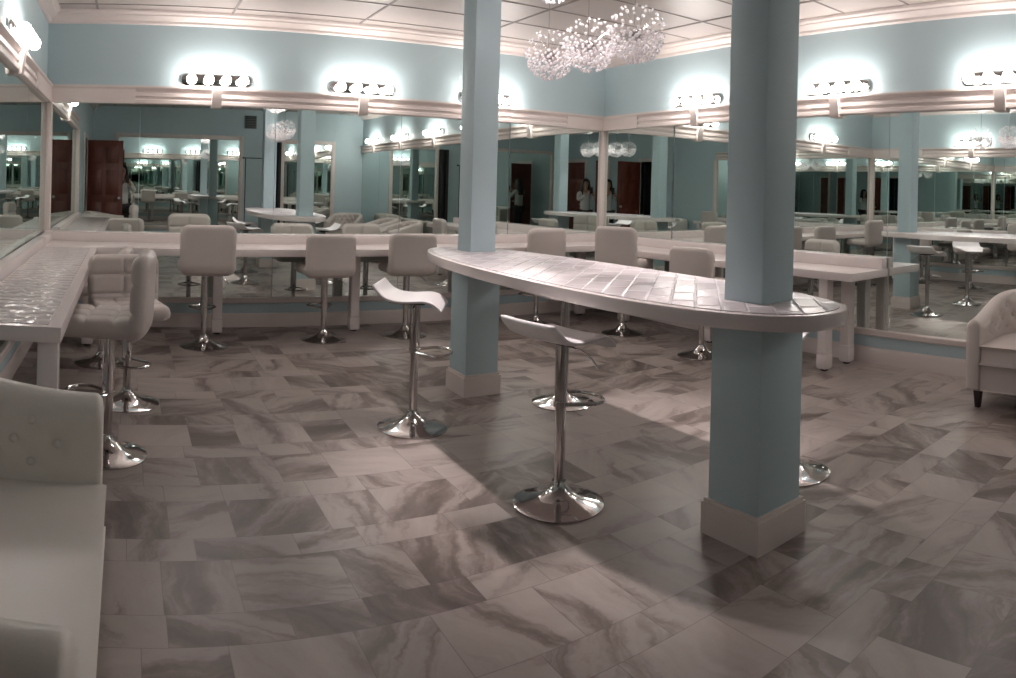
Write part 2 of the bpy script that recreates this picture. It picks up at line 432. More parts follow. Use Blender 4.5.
door = MB().box(XL+.002, XL+.032, -1.93, -1.27, .012, DH-.008, .003).build('door_2', M['wood'])
struct(door, 'closed red-brown wooden door in the near left corner, seen in the mirrors', 'door')
g = MB()
for y0, y1 in ((-1.86, -1.64), (-1.56, -1.34)):
    for z0, z1 in ((.18, .92), (1.06, 1.52), (1.64, 1.95)): g.box(XL+.030, XL+.038, y0, y1, z0, z1, .005)
g.build('door_panel', M['wood'], door)
MB().lathe([(.026, .03), (.012, .04), (.012, .06), (.026, .07), (.02, .09), (.002, .092)], 16, (XL, -1.33, 1.0), 'x').build('door_handle', M['steel'], door)
n += 1
g = MB().box(XL, XL+.02, -1.25, -1.17, 0, DH+.08, .004).box(XL, XL+.02, -1.998, -1.94, 0, DH+.08, .004).box(XL, XL+.02, -1.94, -1.25, DH, DH+.08, .004)
struct(g.build('trim_%d' % n, M['white']), 'white casing round the closed door', 'trim')

# ------------------------------------------------------------------ mirrors
def mirror(a, b, z0, z1, lab, grp, tilt=0.):
    x0, x1 = sorted((a[0], b[0])); y0, y1 = sorted((a[1], b[1]))
    o = MB().box(x0, x1, y0, y1, z0, z1).build('wall_mirror', M['mirror'], flat=True)
    if tilt: o.matrix_world = Matrix.Translation((XR, YB, 0)) @ Matrix.Rotation(tilt, 4, 'Z') @ Matrix.Translation((-XR, -YB, 0))   # hung slightly out of true
    return tag(o, lab, 'mirror', grp)
G = .0025
xs = [XL, .10, 1.37, 2.64, 3.88, XR]
bl = ['narrow frameless mirror panel on the back wall at its left corner', 'frameless back wall mirror below the leftmost vanity light', 'frameless back wall mirror below the second vanity light from the left',
      'frameless back wall mirror partly behind the far pillar, below a vanity light', 'frameless back wall mirror ending at the right corner post']
for i in range(5): mirror((xs[i]+G, YB-.006), (xs[i+1]-G, YB), .28, 2.06, bl[i], 'back wall mirrors', .008 if i == 4 else 0.)
ys = [YB, 5.49, 4.22, 2.95, 1.68, .41, -.86, YF]
rl = ['frameless right wall mirror touching the far corner post', 'frameless right wall mirror above the stool nearest the near pillar', 'frameless right wall mirror hidden partly by the near pillar',
      'frameless right wall mirror beyond the end of the right counter', 'frameless right wall mirror behind the visible tub armchair', 'frameless right wall mirror seen only by reflection, beside the second armchair', 'frameless right wall mirror seen only by reflection, at the near corner']
for i in range(7): mirror((XR-.006, ys[i]-G), (XR, ys[i+1]+G), .28, 2.06, rl[i], 'right wall mirrors', -.007 if i == 0 else 0.)
yl = [YB, 5.43, 4.17, 2.93]
ll = ['frameless left wall mirror next to the back corner', 'frameless left wall mirror under the left vanity light', 'frameless left wall mirror over the near end of the tiled table']
for i in range(3): mirror((XL, yl[i]-G), (XL+.006, yl[i+1]+G), .28, 2.06, ll[i], 'left wall mirrors')
def framed(x0, x1, z0, z1, lab, dark=None):
    t = thing('framed_mirror', lab, 'mirror', ((x0+x1)/2, YF, z0), 0, 'white framed mirrors')
    w = (x1-x0)/2; h = z1-z0; f = .085
    g = MB().box(-w, -w+f, .001, .04, 0, h, .006).box(w-f, w, .001, .04, 0, h, .006).box(-w+f, w-f, .001, .04, h-f, h, .006).box(-w+f, w-f, .001, .04, 0, f, .006)
    g.build('frame', M['white'], t)
    MB().box(-w+f-.01, w-f+.01, .002, .012, f-.01, h-f+.01).build('glass', M['mirror'], t, flat=True)
    return t
framed(-.30, 2.45, .30, 2.33, 'wide mirror in a white frame, seen reflected left of the pillars')
framed(3.27, 4.50, .30, 2.29, 'white-framed mirror beside a black strip, seen reflected right of the pillars')
t = thing('black_panels', 'tall narrow black panel pair, seen reflected between the pillars', 'panel', (3.17, YF+.11, 0))  # added black panels standing in for the dark upright strips in the reflection
for dx in (-.055, .055): MB().box(dx-.035, dx+.035, -.10, .06, 0, 2.22, .004).build('panel', M['black'], t)
# grille high on the wall behind
t = thing('air_vent', 'small dark square air grille, seen reflected beside the pillars', 'vent', (2.60, YF, 2.64))
MB().box(-.13, .13, .0, .012, -.14, .14, .003).build('frame', M['vent'], t)
g = MB()
for k in range(7): g.box(-.11, .11, .012, .02, -.115+k*.036, -.095+k*.036)
g.build('slat_grille', M['black'], t)
t = thing('garment_rack', 'thin black garment rack, seen reflected in the back mirrors', 'rack', (2.66, YF+.30, 0))
for s in (-1, 1):
    MB().tube([(s*.20, 0, .05), (s*.20, 0, 1.86)], .010, 8).build('upright', M['black'], t)
    MB().tube([(s*.20, -.2, .06), (s*.20, .2, .06)], .012, 8).lathe([(.02, 0), (.024, .01), (.024, .04), (.02, .05)], 10, (s*.20, -.18, 0)).lathe([(.02, 0), (.024, .01), (.024, .04), (.02, .05)], 10, (s*.20, .18, 0)).build('foot', M['black'], t)
g = MB().tube([(-.24, 0, 1.86), (.24, 0, 1.86)], .010, 8); g.sphere((-.25, 0, 1.86), .02); g.sphere((.25, 0, 1.86), .02)
g.build('top_rail', M['black'], t)

# ------------------------------------------------------------------ pillars
def pillar(cx, cy, lab, u, l, p):
    o = bpy.data.objects.new('pillar', None); COL.objects.link(o); o.location = (cx, cy, 0); struct(o, lab, 'pillar')
    MB().box(-u, u, -u, u, .88, ZC, .006).build('upper_shaft', W, o)
    MB().box(-l, l, -l, l, .13, .878, .006).build('lower_casing', W, o)
    g = MB().prism([(-p, -p), (p, -p), (p, p), (-p, p)], 0, .125).prism([(-p+.008, -p+.008), (p-.008, -p+.008), (p-.008, p-.008), (-p+.008, p-.008)], .125, .14)
    g.build('plinth', M['white'], o)
    return o
pillar(2.262, 1.890, 'pale blue square pillar rising through the near end of the island', .100, .132, .151)
pillar(2.265, 4.315, 'pale blue square pillar rising through the far end of the island', .094, .121, .137)

# ------------------------------------------------------------------ island
def superell(cx, cy, a, b, n, e):
    P = []
    for i in range(n):
        t = 2*PI*i/n; c, s = math.cos(t), math.sin(t)
        P.append((cx+a*math.copysign(abs(c)**(2/e), c), cy+b*math.copysign(abs(s)**(2/e), s)))
    return P
t = thing('island_counter', 'long oval white island with glossy brick tile top around two pillars', 'counter', (2.235, 3.08, 0))
MB().prism(superell(0, 0, .44, 1.585, 128, 2.45), .878, .938, .006).build('worktop', M['counter'], t)
o = MB().prism(superell(0, 0, .41, 1.555, 128, 2.45), .936, .9415, .0015).build('tile_inlay', M['brick'], t); o['label'] = 'glossy white brick tile inlay'

# ------------------------------------------------------------------ wall counters
CZ, CT = .788, .062
def square_leg(g, x, y):
    g.box(x-.042, x+.042, y-.042, y+.042, .015, CZ-CT, .004)
    g.box(x-.046, x+.046, y-.046, y+.046, .025, .125, .003); g.box(x-.045, x+.045, y-.045, y+.045, .138, .150, .003)
    return g
def legs(t, pts):
    for x, y in pts:
        l = square_leg(MB(), x, y).build('leg', M['counter'], t)
        MB().lathe([(.03, 0), (.03, .016)], 14, (x, y, 0)).build('foot', M['black'], l)
t = thing('dressing_counter', 'long straight white counter along the back mirrors', 'counter')
MB().box(XL+.01, XR-.012, 6.07, YB-.018, CZ-CT, CZ, .004).build('worktop', M['counter'], t)
MB().box(XL+.02, XR-.1, 6.60, YB-.018, CZ, CZ+.088, .004).build('backsplash', M['counter'], t)
legs(t, [(.82+1.28*k, 6.42) for k in range(4)])
MB().box(XL+.02, XL+.09, 6.08, 6.598, CZ, CZ+.075, .004).build('backsplash', M['counter'], t)
t = thing('dressing_counter', 'white counter along the right mirrors with a free near end', 'counter')
MB().box(4.59, XR-.018, 2.93, 6.065, CZ-CT, CZ, .004).build('worktop', M['counter'], t)
MB().box(5.05, XR-.018, 2.94, 6.598, CZ+.0005, CZ+.088, .004).build('backsplash', M['counter'], t)
legs(t, [(4.70, 3.24), (5.02, 3.24), (4.82, 4.6), (4.82, 5.85)])
t = thing('makeup_table', 'white table with rippled tile top along the left mirrors', 'table')
MB().box(XL+.008, -.245, 2.78, 6.065, CZ-CT, CZ, .004).build('worktop', M['counter'], t)
o = MB().box(XL+.10, -.30, 2.82, 5.95, CZ-.002, CZ+.003, .002).build('tile_inlay', M['wave'], t); o['label'] = 'rippled white tile inlay'
MB().box(XL+.012, XL+.09, 2.80, 6.06, CZ, CZ+.075, .004).build('backsplash', M['counter'], t)
legs(t, [(-.305, 2.90), (-.66, 2.90), (-.305, 5.9)])

# ------------------------------------------------------------------ vanity lights
def vanity(lab, loc, rz):
    """bar of four globe bulbs; local +y is out of the wall, x along it"""
    t = thing('vanity_light', lab, 'light', loc, rz, 'four-globe vanity lights')
    P = []
    L, h = .335, .058
    for i in range(13): a = -PI/2+PI*i/12; P.append((L-h+h*math.cos(a), h*math.sin(a)))
    for i in range(13): a = PI/2+PI*i/12; P.append((-L+h+h*math.cos(a), h*math.sin(a)))
    b = MB().prism(P, 0, .028, .008); b.bm.transform(Matrix(((1, 0, 0, 0), (0, 0, 1, 0), (0, 1, 0, 0), (0, 0, 0, 1))))
    b.build('backplate', M['chrome'], t)
    for k in range(4):
        x = (-1.5+k)*.160
        s = MB().lathe([(.024, .027), (.024, .034), (.018, .04), (.018, .052), (.012, .054)], 16, (x, 0, 0), 'y').build('socket', M['chrome'], t)
        MB().sphere((x, .100, 0), .046, 20, 12).build('bulb', M['bulb'], s)
    return t
lz = 2.292
v0 = vanity('four-globe vanity light on the back wall, leftmost of its three', (.80, YB, lz), PI)
for lab, x in (('four-globe vanity light on the back wall, between the leftmost one and the far pillar', 2.22), ('four-globe vanity light half hidden behind the far pillar', 3.61)):
    dup(v0, lab, (x, YB, lz), PI)
for lab, y in (('four-globe vanity light on the right wall just left of the near pillar', 5.16), ('four-globe vanity light on the right wall just right of the near pillar', 3.47),
               ('four-globe vanity light on the right wall at the edge of the photo', 1.97), ('four-globe vanity light seen only in the back mirrors, left of the far pillar', .40), ('four-globe vanity light seen only in the back mirrors, nearest the corner line', -1.15)):
    dup(v0, lab, (XR, y, lz), PI/2)
dup(v0, 'four-globe vanity light on the left wall above the tiled table', (XL, 4.75, lz), -PI/2)
lights_at = [((.80, YB), (0, -1)), ((2.22, YB), (0, -1)), ((3.61, YB), (0, -1)), ((XR, 5.16), (-1, 0)), ((XR, 3.47), (-1, 0)), ((XR, 1.97), (-1, 0)), ((XR, .40), (-1, 0)), ((XR, -1.15), (-1, 0)), ((XL, 4.75), (1, 0))]
blab = ['under the leftmost back light', 'under the second back light from the left', 'behind the far pillar', 'under the light left of the near pillar', 'under the light right of the near pillar', 'under the light at the right photo edge', 'under a light seen only in mirrors, left of the far pillar', 'under a light seen only in mirrors, nearest the corner line', 'under the left wall light']
for (p, d), lb in zip(lights_at, blab):
    n += 1
    PB = [(0, 2.04), (.055, 2.04), (.06, 2.05), (.072, 2.16), (.085, 2.20), (.085, 2.234), (0, 2.234)]
    q = (d[1]*.045, d[0]*.045)
    struct(MB().profile(PB, (p[0]-q[0], p[1]-q[1]), (p[0]+q[0], p[1]+q[1]), d).build('trim_%d' % n, M['white'], angle=25), 'small white corbel block on the trim ' + lb, 'trim')

# ------------------------------------------------------------------ chandelier
ch = thing('chandelier', 'cluster of crystal bead globes hanging over the island', 'chandelier', (2.20, 3.0, 0))
MB().box(-.12, .12, -.55, .55, ZC-.035, ZC-.004, .008).build('canopy', M['chrome'], ch)
def bead_positions(R):
    out = []
    nL, nU = 230, 40
    for i in range(nL):
        zz = -1+1.05*(i+.5)/nL; a = i*2.399963
        r = math.sqrt(max(0, 1-zz*zz)); rr = R*random.choice((1., 1., .97, .85, .68))
        out.append((rr*r*math.cos(a), rr*r*math.sin(a), rr*zz))
    for i in range(nU):
        zz = .16+.80*(i+.5)/nU; a = i*2.399963*1.02
        r = math.sqrt(max(0, 1-zz*zz))
        out.append((R*r*math.cos(a), R*r*math.sin(a), R*zz))
    return out
bp_ = bead_positions(.137)
first = None
for z in (2.115, 2.545):
    for y in (-.37, 0., .37):
        if first is None:
            first = MB().sphere((0, 0, 0), .022, 16, 10).build('crystal_globe', M['chrome'], ch); first.location = (0, y, z)
            g = MB()
            for b in bp_:
                g.ico(b, random.uniform(.0068, .0098), 1)
            bd = g.build('bead_cluster', M['crystal'], first, flat=True); bd['kind'] = 'stuff'
            g = MB()
            for b in bp_: g.tube([(b[0]*.12, b[1]*.12, b[2]*.12), b], .0005, 3)
            g.build('wire_burst', M['chrome'], first, flat=True)
        else:
            c = copy_tree(first, ch); c.location = (0, y, z)
for k in range(6):
    y = -.46+.184*k
    l = MB().lathe([(.045, ZC-.036), (.045, ZC-.042), (.034, ZC-.042), (.034, ZC-.036)], 24, (0, y, 0)).build('lamp_ring', M['chrome'], ch)
    MB().lathe([(.0335, ZC-.037), (.0335, ZC-.0405)], 24, (0, y, 0)).build('lamp', M['led'], l)
    sl = bpy.data.lights.new('downlight', 'SPOT'); sl.energy = 34; sl.color = (1., .88, .87); sl.shadow_soft_size = .03; sl.spot_size = math.radians(60); sl.spot_blend = .8
    so = bpy.data.objects.new('downlight', sl); COL.objects.link(so); so.parent = ch; so.location = (0, y, ZC-.06)
for y in (-.37, 0., .37):
    MB().tube([(.012, y, 2.56), (.012, y, ZC-.03)], .0018, 6).build('hanging_cable', M['chrome'], ch)
    MB().tube([(-.012, y, 2.13), (-.012, y, ZC-.03)], .0018, 6).build('hanging_cable', M['chrome'], ch)

# ------------------------------------------------------------------ stools
def trumpet(parent, R=.2):
    b = MB().lathe([(R-.012, 0), (R, .002), (R, .007), (R-.012, .012), (.15*R/.2, .020), (.10, .032), (.065, .050), (.043, .074), (.034, .094), (.032, .102), (.0, .102)], 48)
    b.build('base', M['chrome'], parent)
def stool_frame(t, seat_under, sleeve_low=.40):
    trumpet(t)
    p = MB().lathe([(.024, .10), (.024, sleeve_low+.01)], 20).build('column', M['chrome'], t)
    MB().lathe([(.0295, sleeve_low), (.0295, seat_under)], 20).lathe([(.033, sleeve_low-.006), (.033, sleeve_low+.018)], 20).build('sleeve', M['chrome'], t)
    z = sleeve_low+.006
    pts = [(-.03, .005, z), (-.055, .03, z)]
    for i in range(19):
        a = PI*(1.25)-PI*1.5*i/18
        pts.append((.112*math.cos(a), .128+.085*math.sin(a), z))
    pts += [(.055, .03, z), (.03, .005, z)]
    MB().tube(pts, .0085, 8).build('footrest', M['chrome'], t)
    # mounting plate and gas lever under the seat
    MB().box(-.06, .06, -.06, .06, seat_under-.002, seat_under+.012, .003).build('seat_plate', M['black'], t)
    MB().tube([(.03, .0, seat_under-.012), (.12, .0, seat_under-.02), (.17, .01, seat_under-.05), (.20, .015, seat_under-.085)], .005, 8).build('lever', M['chrome'], t)
def pad_section(w, h, th, r, nx, ny, groove=.010, puff=.012):
    """quilted pad lying in x,y with thickness in z; the +z face is quilted into nx by ny cells. Returns front(x,y) grid rows"""
    def rrect(u, v):            # map a unit square to a rounded rectangle
        x, y = (u*2-1), (v*2-1)
        px, py = x*w/2, y*h/2
        cx, cy = w/2-r, h/2-r
        ax, ay = abs(px), abs(py)
        if ax > cx and ay > cy:
            dx, dy = (ax-cx)/r, (ay-cy)/r
            mx = max(dx, dy); L = math.hypot(dx, dy)
            if L > 1e-6: dx, dy = dx/L*mx, dy/L*mx
            px, py = math.copysign(cx+dx*r, px), math.copysign(cy+dy*r, py)
        return px, py
    nu, nv = 36, 36
    def edge(u, v):             # 0 at the rim, 1 inside
        du = min(u, 1-u)*w; dv = min(v, 1-v)*h
        d = min(du, dv); k = min(1., d/.04)
        return math.sqrt(max(0, 1-(1-k)**2))
    front, back = [], []
    for j in range(nv+1):
        v = (1-math.cos(PI*j/nv))/2*.35+j/nv*.65
        fr, bk = [], []
        for i in range(nu+1):
            u = (1-math.cos(PI*i/nu))/2*.35+i/nu*.65
            px, py = rrect(u, v); e = edge(u, v)
            gx = abs(((u*nx) % 1)-.5)*2; gy = abs(((v*ny) % 1)-.5)*2      # 1 on a groove line
            gxx = gx if .5/nx < u < 1-.5/nx else 0
            gyy = gy if .5/ny < v < 1-.5/ny else 0
            gr = max(math.exp(-((1-gxx)*w/nx/2)**2/(2*.006**2)) if gxx else 0, math.exp(-((1-gyy)*h/ny/2)**2/(2*.006**2)) if gyy else 0)
            z = th/2*e+puff*e*(1-.5*(gxx**3+gyy**3))-groove*gr*e
            fr.append((px, py, z)); bk.append((px, py, -th/2*e))
        front.append(fr); back.append(bk)
    return front, back
def pad(name, w, h, th, r, nx, ny, parent, xf, mat, groove=.010, puff=.012):
    f, b = pad_section(w, h, th, r, nx, ny, groove, puff)
    g = MB(); g.grid([[xf(Vector(p)) for p in row] for row in f]); g.grid([[xf(Vector(p)) for p in row] for row in b])
    bmesh.ops.remove_doubles(g.bm, verts=list(g.bm.verts), dist=.0004)
    return g.build(name, mat, parent, angle=70)
def make_back_stool(label, loc, rz):
    t = thing('bar_stool', label, 'stool', loc, rz, 'white quilted bar stools')
    sh = .60
    stool_frame(t, sh, .30)
    pad('seat', .43, .42, .085, .06, 3, 3, t, lambda p: Vector((p.x, p.y+.03, sh+.055+p.z)), M['leather'])
    def bx(p):
        # backrest: local y of pad -> height, z of pad -> forward; the sides wrap forward and the foot curves under the seat
        z = sh+.205+p.y
        lean = -.004-.03*max(0., p.y+.15)
        foot = .045*max(0., (-p.y-.11)/.10)**2
        return Vector((p.x, -.172+lean+foot+p.z+.45*p.x*p.x, z))
    pad('backrest', .455, .415, .075, .07, 2, 3, t, bx, M['leather'])
    return t
bs = make_back_stool('quilted white bar stool at the tiled table, nearest the loveseat', (-.075, 3.57, 0), PI/2-.10)
bsl = [
 ('quilted white bar stool at the tiled table, middle of its three', (.02, 4.40, 0), PI+.22),
 ('quilted white bar stool at the tiled table, farthest of its three and mostly hidden', (-.17, 5.34, 0), PI/2-.05),
 ('quilted white bar stool at the back counter, alone below the leftmost back wall light', (.65, 5.92, 0), .03),
 ('quilted white bar stool at the back counter, just left of a counter leg', (1.72, 6.10, 0), .05),
 ('quilted white bar stool at the back counter, just right of a counter leg', (2.50, 6.12, 0), -.05),
 ('quilted white bar stool at the back counter, first to the right of the far pillar', (3.91, 6.13, 0), .05),
 ('quilted white bar stool at the right counter, in front of the corner post', (4.42, 5.38, 0), -PI/2+.35),
 ('quilted white bar stool at the right counter, just left of the near pillar', (4.37, 4.27, 0), -PI/2+.12),
]
GL = dict(zip([b[0] for b in bsl], (.88, .85, 1., .925, .93, .97, 1.02, .91)))
for lab, loc, rz in bsl:
    c = dup(bs, lab, loc, rz)
    c.scale = (1, 1, GL[lab])      # gas lift set higher or lower

def make_wave_stool(label, loc, rz):
    t = thing('bar_stool', label, 'stool', loc, rz, 'white wave-seat bar stools')
    sh = .705
    stool_frame(t, sh, .43)
    prof = [(-.220, .098), (-.206, .080), (-.184, .056), (-.158, .035), (-.12, .019), (-.07, .012), (-.02, .012), (.03, .016), (.07, .018), (.10, .012), (.125, .000), (.145, -.016), (.160, -.034)]
    # smooth the profile
    P = []
    for i in range(len(prof)-1):
        p0, p1, p2, p3 = prof[max(i-1, 0)], prof[i], prof[i+1], prof[min(i+2, len(prof)-1)]
        for k in range(3):
            s = k/3
            P.append(tuple(.5*((2*p1[c])+(-p0[c]+p2[c])*s+(2*p0[c]-5*p1[c]+4*p2[c]-p3[c])*s*s+(-p0[c]+3*p1[c]-3*p2[c]+p3[c])*s**3) for c in (0, 1)))
    P.append(prof[-1])
    rows = []; th = .024; W_ = .185; nx = 14
    for i, (y, z) in enumerate(P):
        a, b = P[max(i-1, 0)], P[min(i+1, len(P)-1)]
        d = Vector((b[0]-a[0], b[1]-a[1])).normalized(); nn = Vector((-d.y, d.x))
        q = i/(len(P)-1); w = W_*(1-.10*abs(2*q-1)**3)
        e = min(1, min(q, 1-q)/.04); hh = th/2*(.45+.55*math.sqrt(max(0, 1-(1-e)**2)))
        top, bot = [], []
        for k in range(nx+1):
            x = (k/nx*2-1); ed = math.sqrt(max(0, 1-max(0, (abs(x)-.9)/.1)**2))*.7+.3
            dish = .006*x*x
            top.append((x*w, y+nn.x*(hh*ed+dish), sh+.012+z+nn.y*(hh*ed+dish)))
            bot.append((x*w, y-nn.x*(hh*ed-dish), sh+.012+z-nn.y*(hh*ed-dish)))
        rows.append(top+bot[::-1])
    MB().grid(rows, closed=True, cap=True).build('seat', M['seatwhite'], t, angle=60)
    return t
ws = make_wave_stool('white wave-seat bar stool on the open side of the island, by the far pillar', (1.60, 3.77, 0), -2.12)
for lab, loc, rz in [('white wave-seat bar stool on the open side of the island, nearest the viewer', (1.80, 2.60, 0), -1.38),
                     ('white wave-seat bar stool across the island, only its lower part showing under the middle', (2.66, 3.82, 0), PI/2),
                     ('white wave-seat bar stool across the island, mostly hidden behind the near pillar', (2.87, 2.17, 0), PI/2)]:
    dup(ws, lab, loc, rz)

# ------------------------------------------------------------------ tufted seating
def make_tub(name, label, cat, loc, rz, W_, D_, t_, rc, arm_h, back_h, seat_z, base_z, spacing, mat, group=None, rows_z=None, ease=1.0):
    """local +y is the open front"""
    T = thing(name, label, cat, loc, rz, group)
    a = W_/2-t_/2; yb = -D_/2+t_/2; yf = D_/2
    path = []
    m = 10
    for i in range(m): path.append((a, yf+(yb+rc-yf)*i/m))
    q = 14
    for i in range(q): th = PI/2*i/q; path.append((a-rc+rc*math.cos(th), yb+rc-rc*math.sin(th)))
    k = max(2, int((2*a-2*rc)/.04))
    for i in range(k): path.append((a-rc-(2*a-2*rc)*i/k, yb))
    for i in range(q): th = PI/2*i/q; path.append((-a+rc-rc*math.sin(th), yb+rc-rc*math.cos(th)))
    for i in range(m+1): path.append((-a, yb+rc+(yf-yb-rc)*i/m))
    P = [Vector(p) for p in path]
    # refine
    R = []
    for i in range(len(P)-1):
        for s in (0, .5): R.append(P[i].lerp(P[i+1], s))
    R.append(P[-1]); P = R
    S = [0.]
    for i in range(1, len(P)): S.append(S[-1]+(P[i]-P[i-1]).length)
    Ltot = S[-1]
    def nrm(i):
        d = P[min(i+1, len(P)-1)]-P[max(i-1, 0)]; d.normalize(); return Vector((d.y, -d.x))   # outward? fixed below
    def height(i):
        f = (yf-P[i].y)/(yf-yb); f = max(0., min(1., f)); f = f*f*(3-2*f)
        return arm_h+(back_h-arm_h)*f**ease
    # buttons in (s, z)
    zlo = seat_z+.07
    btn = []
    nz = rows_z or 3
    ns = max(4, int(round(Ltot/spacing)))
    for r in range(nz):
        for j in range(ns+1):
            s = (j+(0. if r % 2 else .5))*Ltot/ns
            if s < .10 or s > Ltot-.10: continue
            btn.append((s, r))
    def btn_z(i, r): return seat_z+.055+(height(i)-.085-seat_z-.055)*r/(nz-1)
    bz = []
    for s, r in btn:
        i = min(range(len(S)), key=lambda q_: abs(S[q_]-s)); bz.append((s, btn_z(i, r), i))
    rows = []
    nin = 22
    for i, p in enumerate(P):
        nn = nrm(i); out = nn if nn.dot(Vector((p.x, p.y-yf*.5))) > 0 else -nn
        h = height(i); rr = t_/2
        sec = [(rr, base_z), (rr, base_z+.02)]
        for k in range(1, 6): sec.append((rr+.004, base_z+.02+(h-rr-base_z-.02)*k/5))
        for k in range(1, 9): th = PI*k/8; sec.append((rr*math.cos(th), h-rr+rr*math.sin(th)))
        zb = seat_z-.12
        for k in range(1, nin+1):
            z = (h-rr)+(zb-(h-rr))*k/nin
            dz = 0.
            for s, z_, _ in bz:
                dd = (S[i]-s)**2+(z-z_)**2
                if dd < .02: dz += .026*math.exp(-dd/(2*.021**2))
            e = min(1., max(0., (z-seat_z)/.05))
            sec.append((-rr-(.012-dz)*e*min(1., min(S[i], Ltot-S[i])/.06), z))
        sec.append((-rr, zb-.01)); sec.append((-rr, base_z))
        # round the front ends
        pp = p
        rows.append([(pp.x+out.x*o_, pp.y+out.y*o_, z) for o_, z in sec])
    def front(row, push, shrink):
        c = Vector((sum(p[0] for p in row)/len(row), 0, 0))
        zs = [p[2] for p in row]; mz = (min(zs)+max(zs))/2
        return [(c.x+(p[0]-c.x)*shrink, p[1]+push, mz+(p[2]-mz)*(1-(1-shrink)*.25)) for p in row]
    rows = [front(rows[0], .026, .55), front(rows[0], .022, .82), front(rows[0], .010, .97)]+rows+[front(rows[-1], .010, .97), front(rows[-1], .022, .82), front(rows[-1], .026, .55)]
    g = MB().grid(rows, closed=True, cap=True)
    # plinth rail under the cushion
    inn = [(p.x*(a+.012)/a, (p.y-yf)*(D_-t_-.0)/(D_-t_/2)+yf+.006) for p in P[::2]]
    g.prism(inn, base_z+.002, seat_z-.125, .012)
    g.build('upholstered_shell', mat, T, angle=50)
    cus = [(p.x*(a-t_/2-.004)/a, (p.y-yf)*(D_-t_-.012)/(D_-t_/2)+yf+.006) for p in P[::2]]
    MB().prism(cus, seat_z-.12, seat_z, .035, 5).build('seat_cushion', mat, T, angle=60)
    for s, z_, i in bz:
        p = P[i]; nn = nrm(i); out = nn if nn.dot(Vector((p.x, p.y-yf*.5))) > 0 else -nn
        o = MB().sphere((0, 0, 0), .0125, 12, 8, (1, .5, 1)).build('button', mat, T)
        c = p-out*(t_/2-.004+.000)
        o.location = (c.x, c.y, z_); o.rotation_euler = (0, 0, math.atan2(-out.x, out.y))
    for sx in (-1, 1):
        for sy in (-1, 1):
            x, y = sx*(W_/2-.06), sy*(D_/2-.06)-(.04 if sy < 0 else 0)+(.05 if sy < 0 and rc > .2 else 0)
            if rc > .2 and sy < 0: x *= .72
            MB().grid([[(x-q_, y-q_, z), (x+q_, y-q_, z), (x+q_, y+q_, z), (x-q_, y+q_, z)] for q_, z in ((.016, 0), (.026, base_z+.005))], closed=True, cap=True).build('leg', M['dleg'], T)
    return T
make_tub('loveseat', 'ivory faux-leather loveseat with buttoned arms and thick seat cushion', 'sofa', (-.415, 1.56, 0), -PI/2, 1.24, .665, .115, .09, .735, .80, .49, .10, .115, M['sofa'], rows_z=3)
tc = make_tub('armchair', 'white tufted tub armchair at the right edge with dark tapered legs', 'armchair', (4.74, 1.52, 0), PI/2, .74, .72, .10, .30, .585, .735, .42, .125, .13, M['leather'], 'white tub armchairs', rows_z=3, ease=.8)
dup(tc, 'white tub armchair seen only in mirrors, next along the right wall', (4.74, .45, 0), PI/2)
dup(tc, 'white tub armchair seen only in mirrors, in the near right corner', (4.62, -1.45, 0), PI/5)

# ------------------------------------------------------------------ photographer
def skin_mesh(name, nodes, edges, mat, parent, root, sub=1):
    me = bpy.data.meshes.new(name); names = list(nodes)
    me.from_pydata([nodes[k][0] for k in names], [(names.index(a), names.index(b)) for a, b in edges], [])
    o = bpy.data.objects.new(name, me); COL.objects.link(o); o.parent = parent
    md = o.modifiers.new('Skin', 'SKIN'); md.use_smooth_shade = True
    sv = me.skin_vertices[0].data
    for i, k in enumerate(names):
        r = nodes[k][1]; sv[i].radius = r if isinstance(r, tuple) else (r, r); sv[i].use_root = (k == root)
    s = o.modifiers.new('Subdivision', 'SUBSURF'); s.levels = sub; s.render_levels = sub+1
    me.materials.append(mat)
    return o
HEAD = .525
pe = thing('person', 'person with long dark hair and glasses, holding up a phone, seen only in mirrors', 'person', (-.112, -.372, 0), -HEAD*.55)
nd = {'pel': ((0, 0, .86), (.125, .09)), 'wst': ((0, .0, 1.00), (.11, .08)), 'chs': ((0, -.005, 1.20), (.13, .09)), 'nck': ((0, -.01, 1.335), .052), 'nk2': ((0, .0, 1.40), .047), 'hd1': ((0, .02, 1.45), (.058, .07)), 'hd2': ((0, .012, 1.515), (.068, .085)), 'hd3': ((0, .0, 1.575), (.052, .066))}
ed = [('pel', 'wst'), ('wst', 'chs'), ('chs', 'nck'), ('nck', 'nk2'), ('nk2', 'hd1'), ('hd1', 'hd2'), ('hd2', 'hd3')]
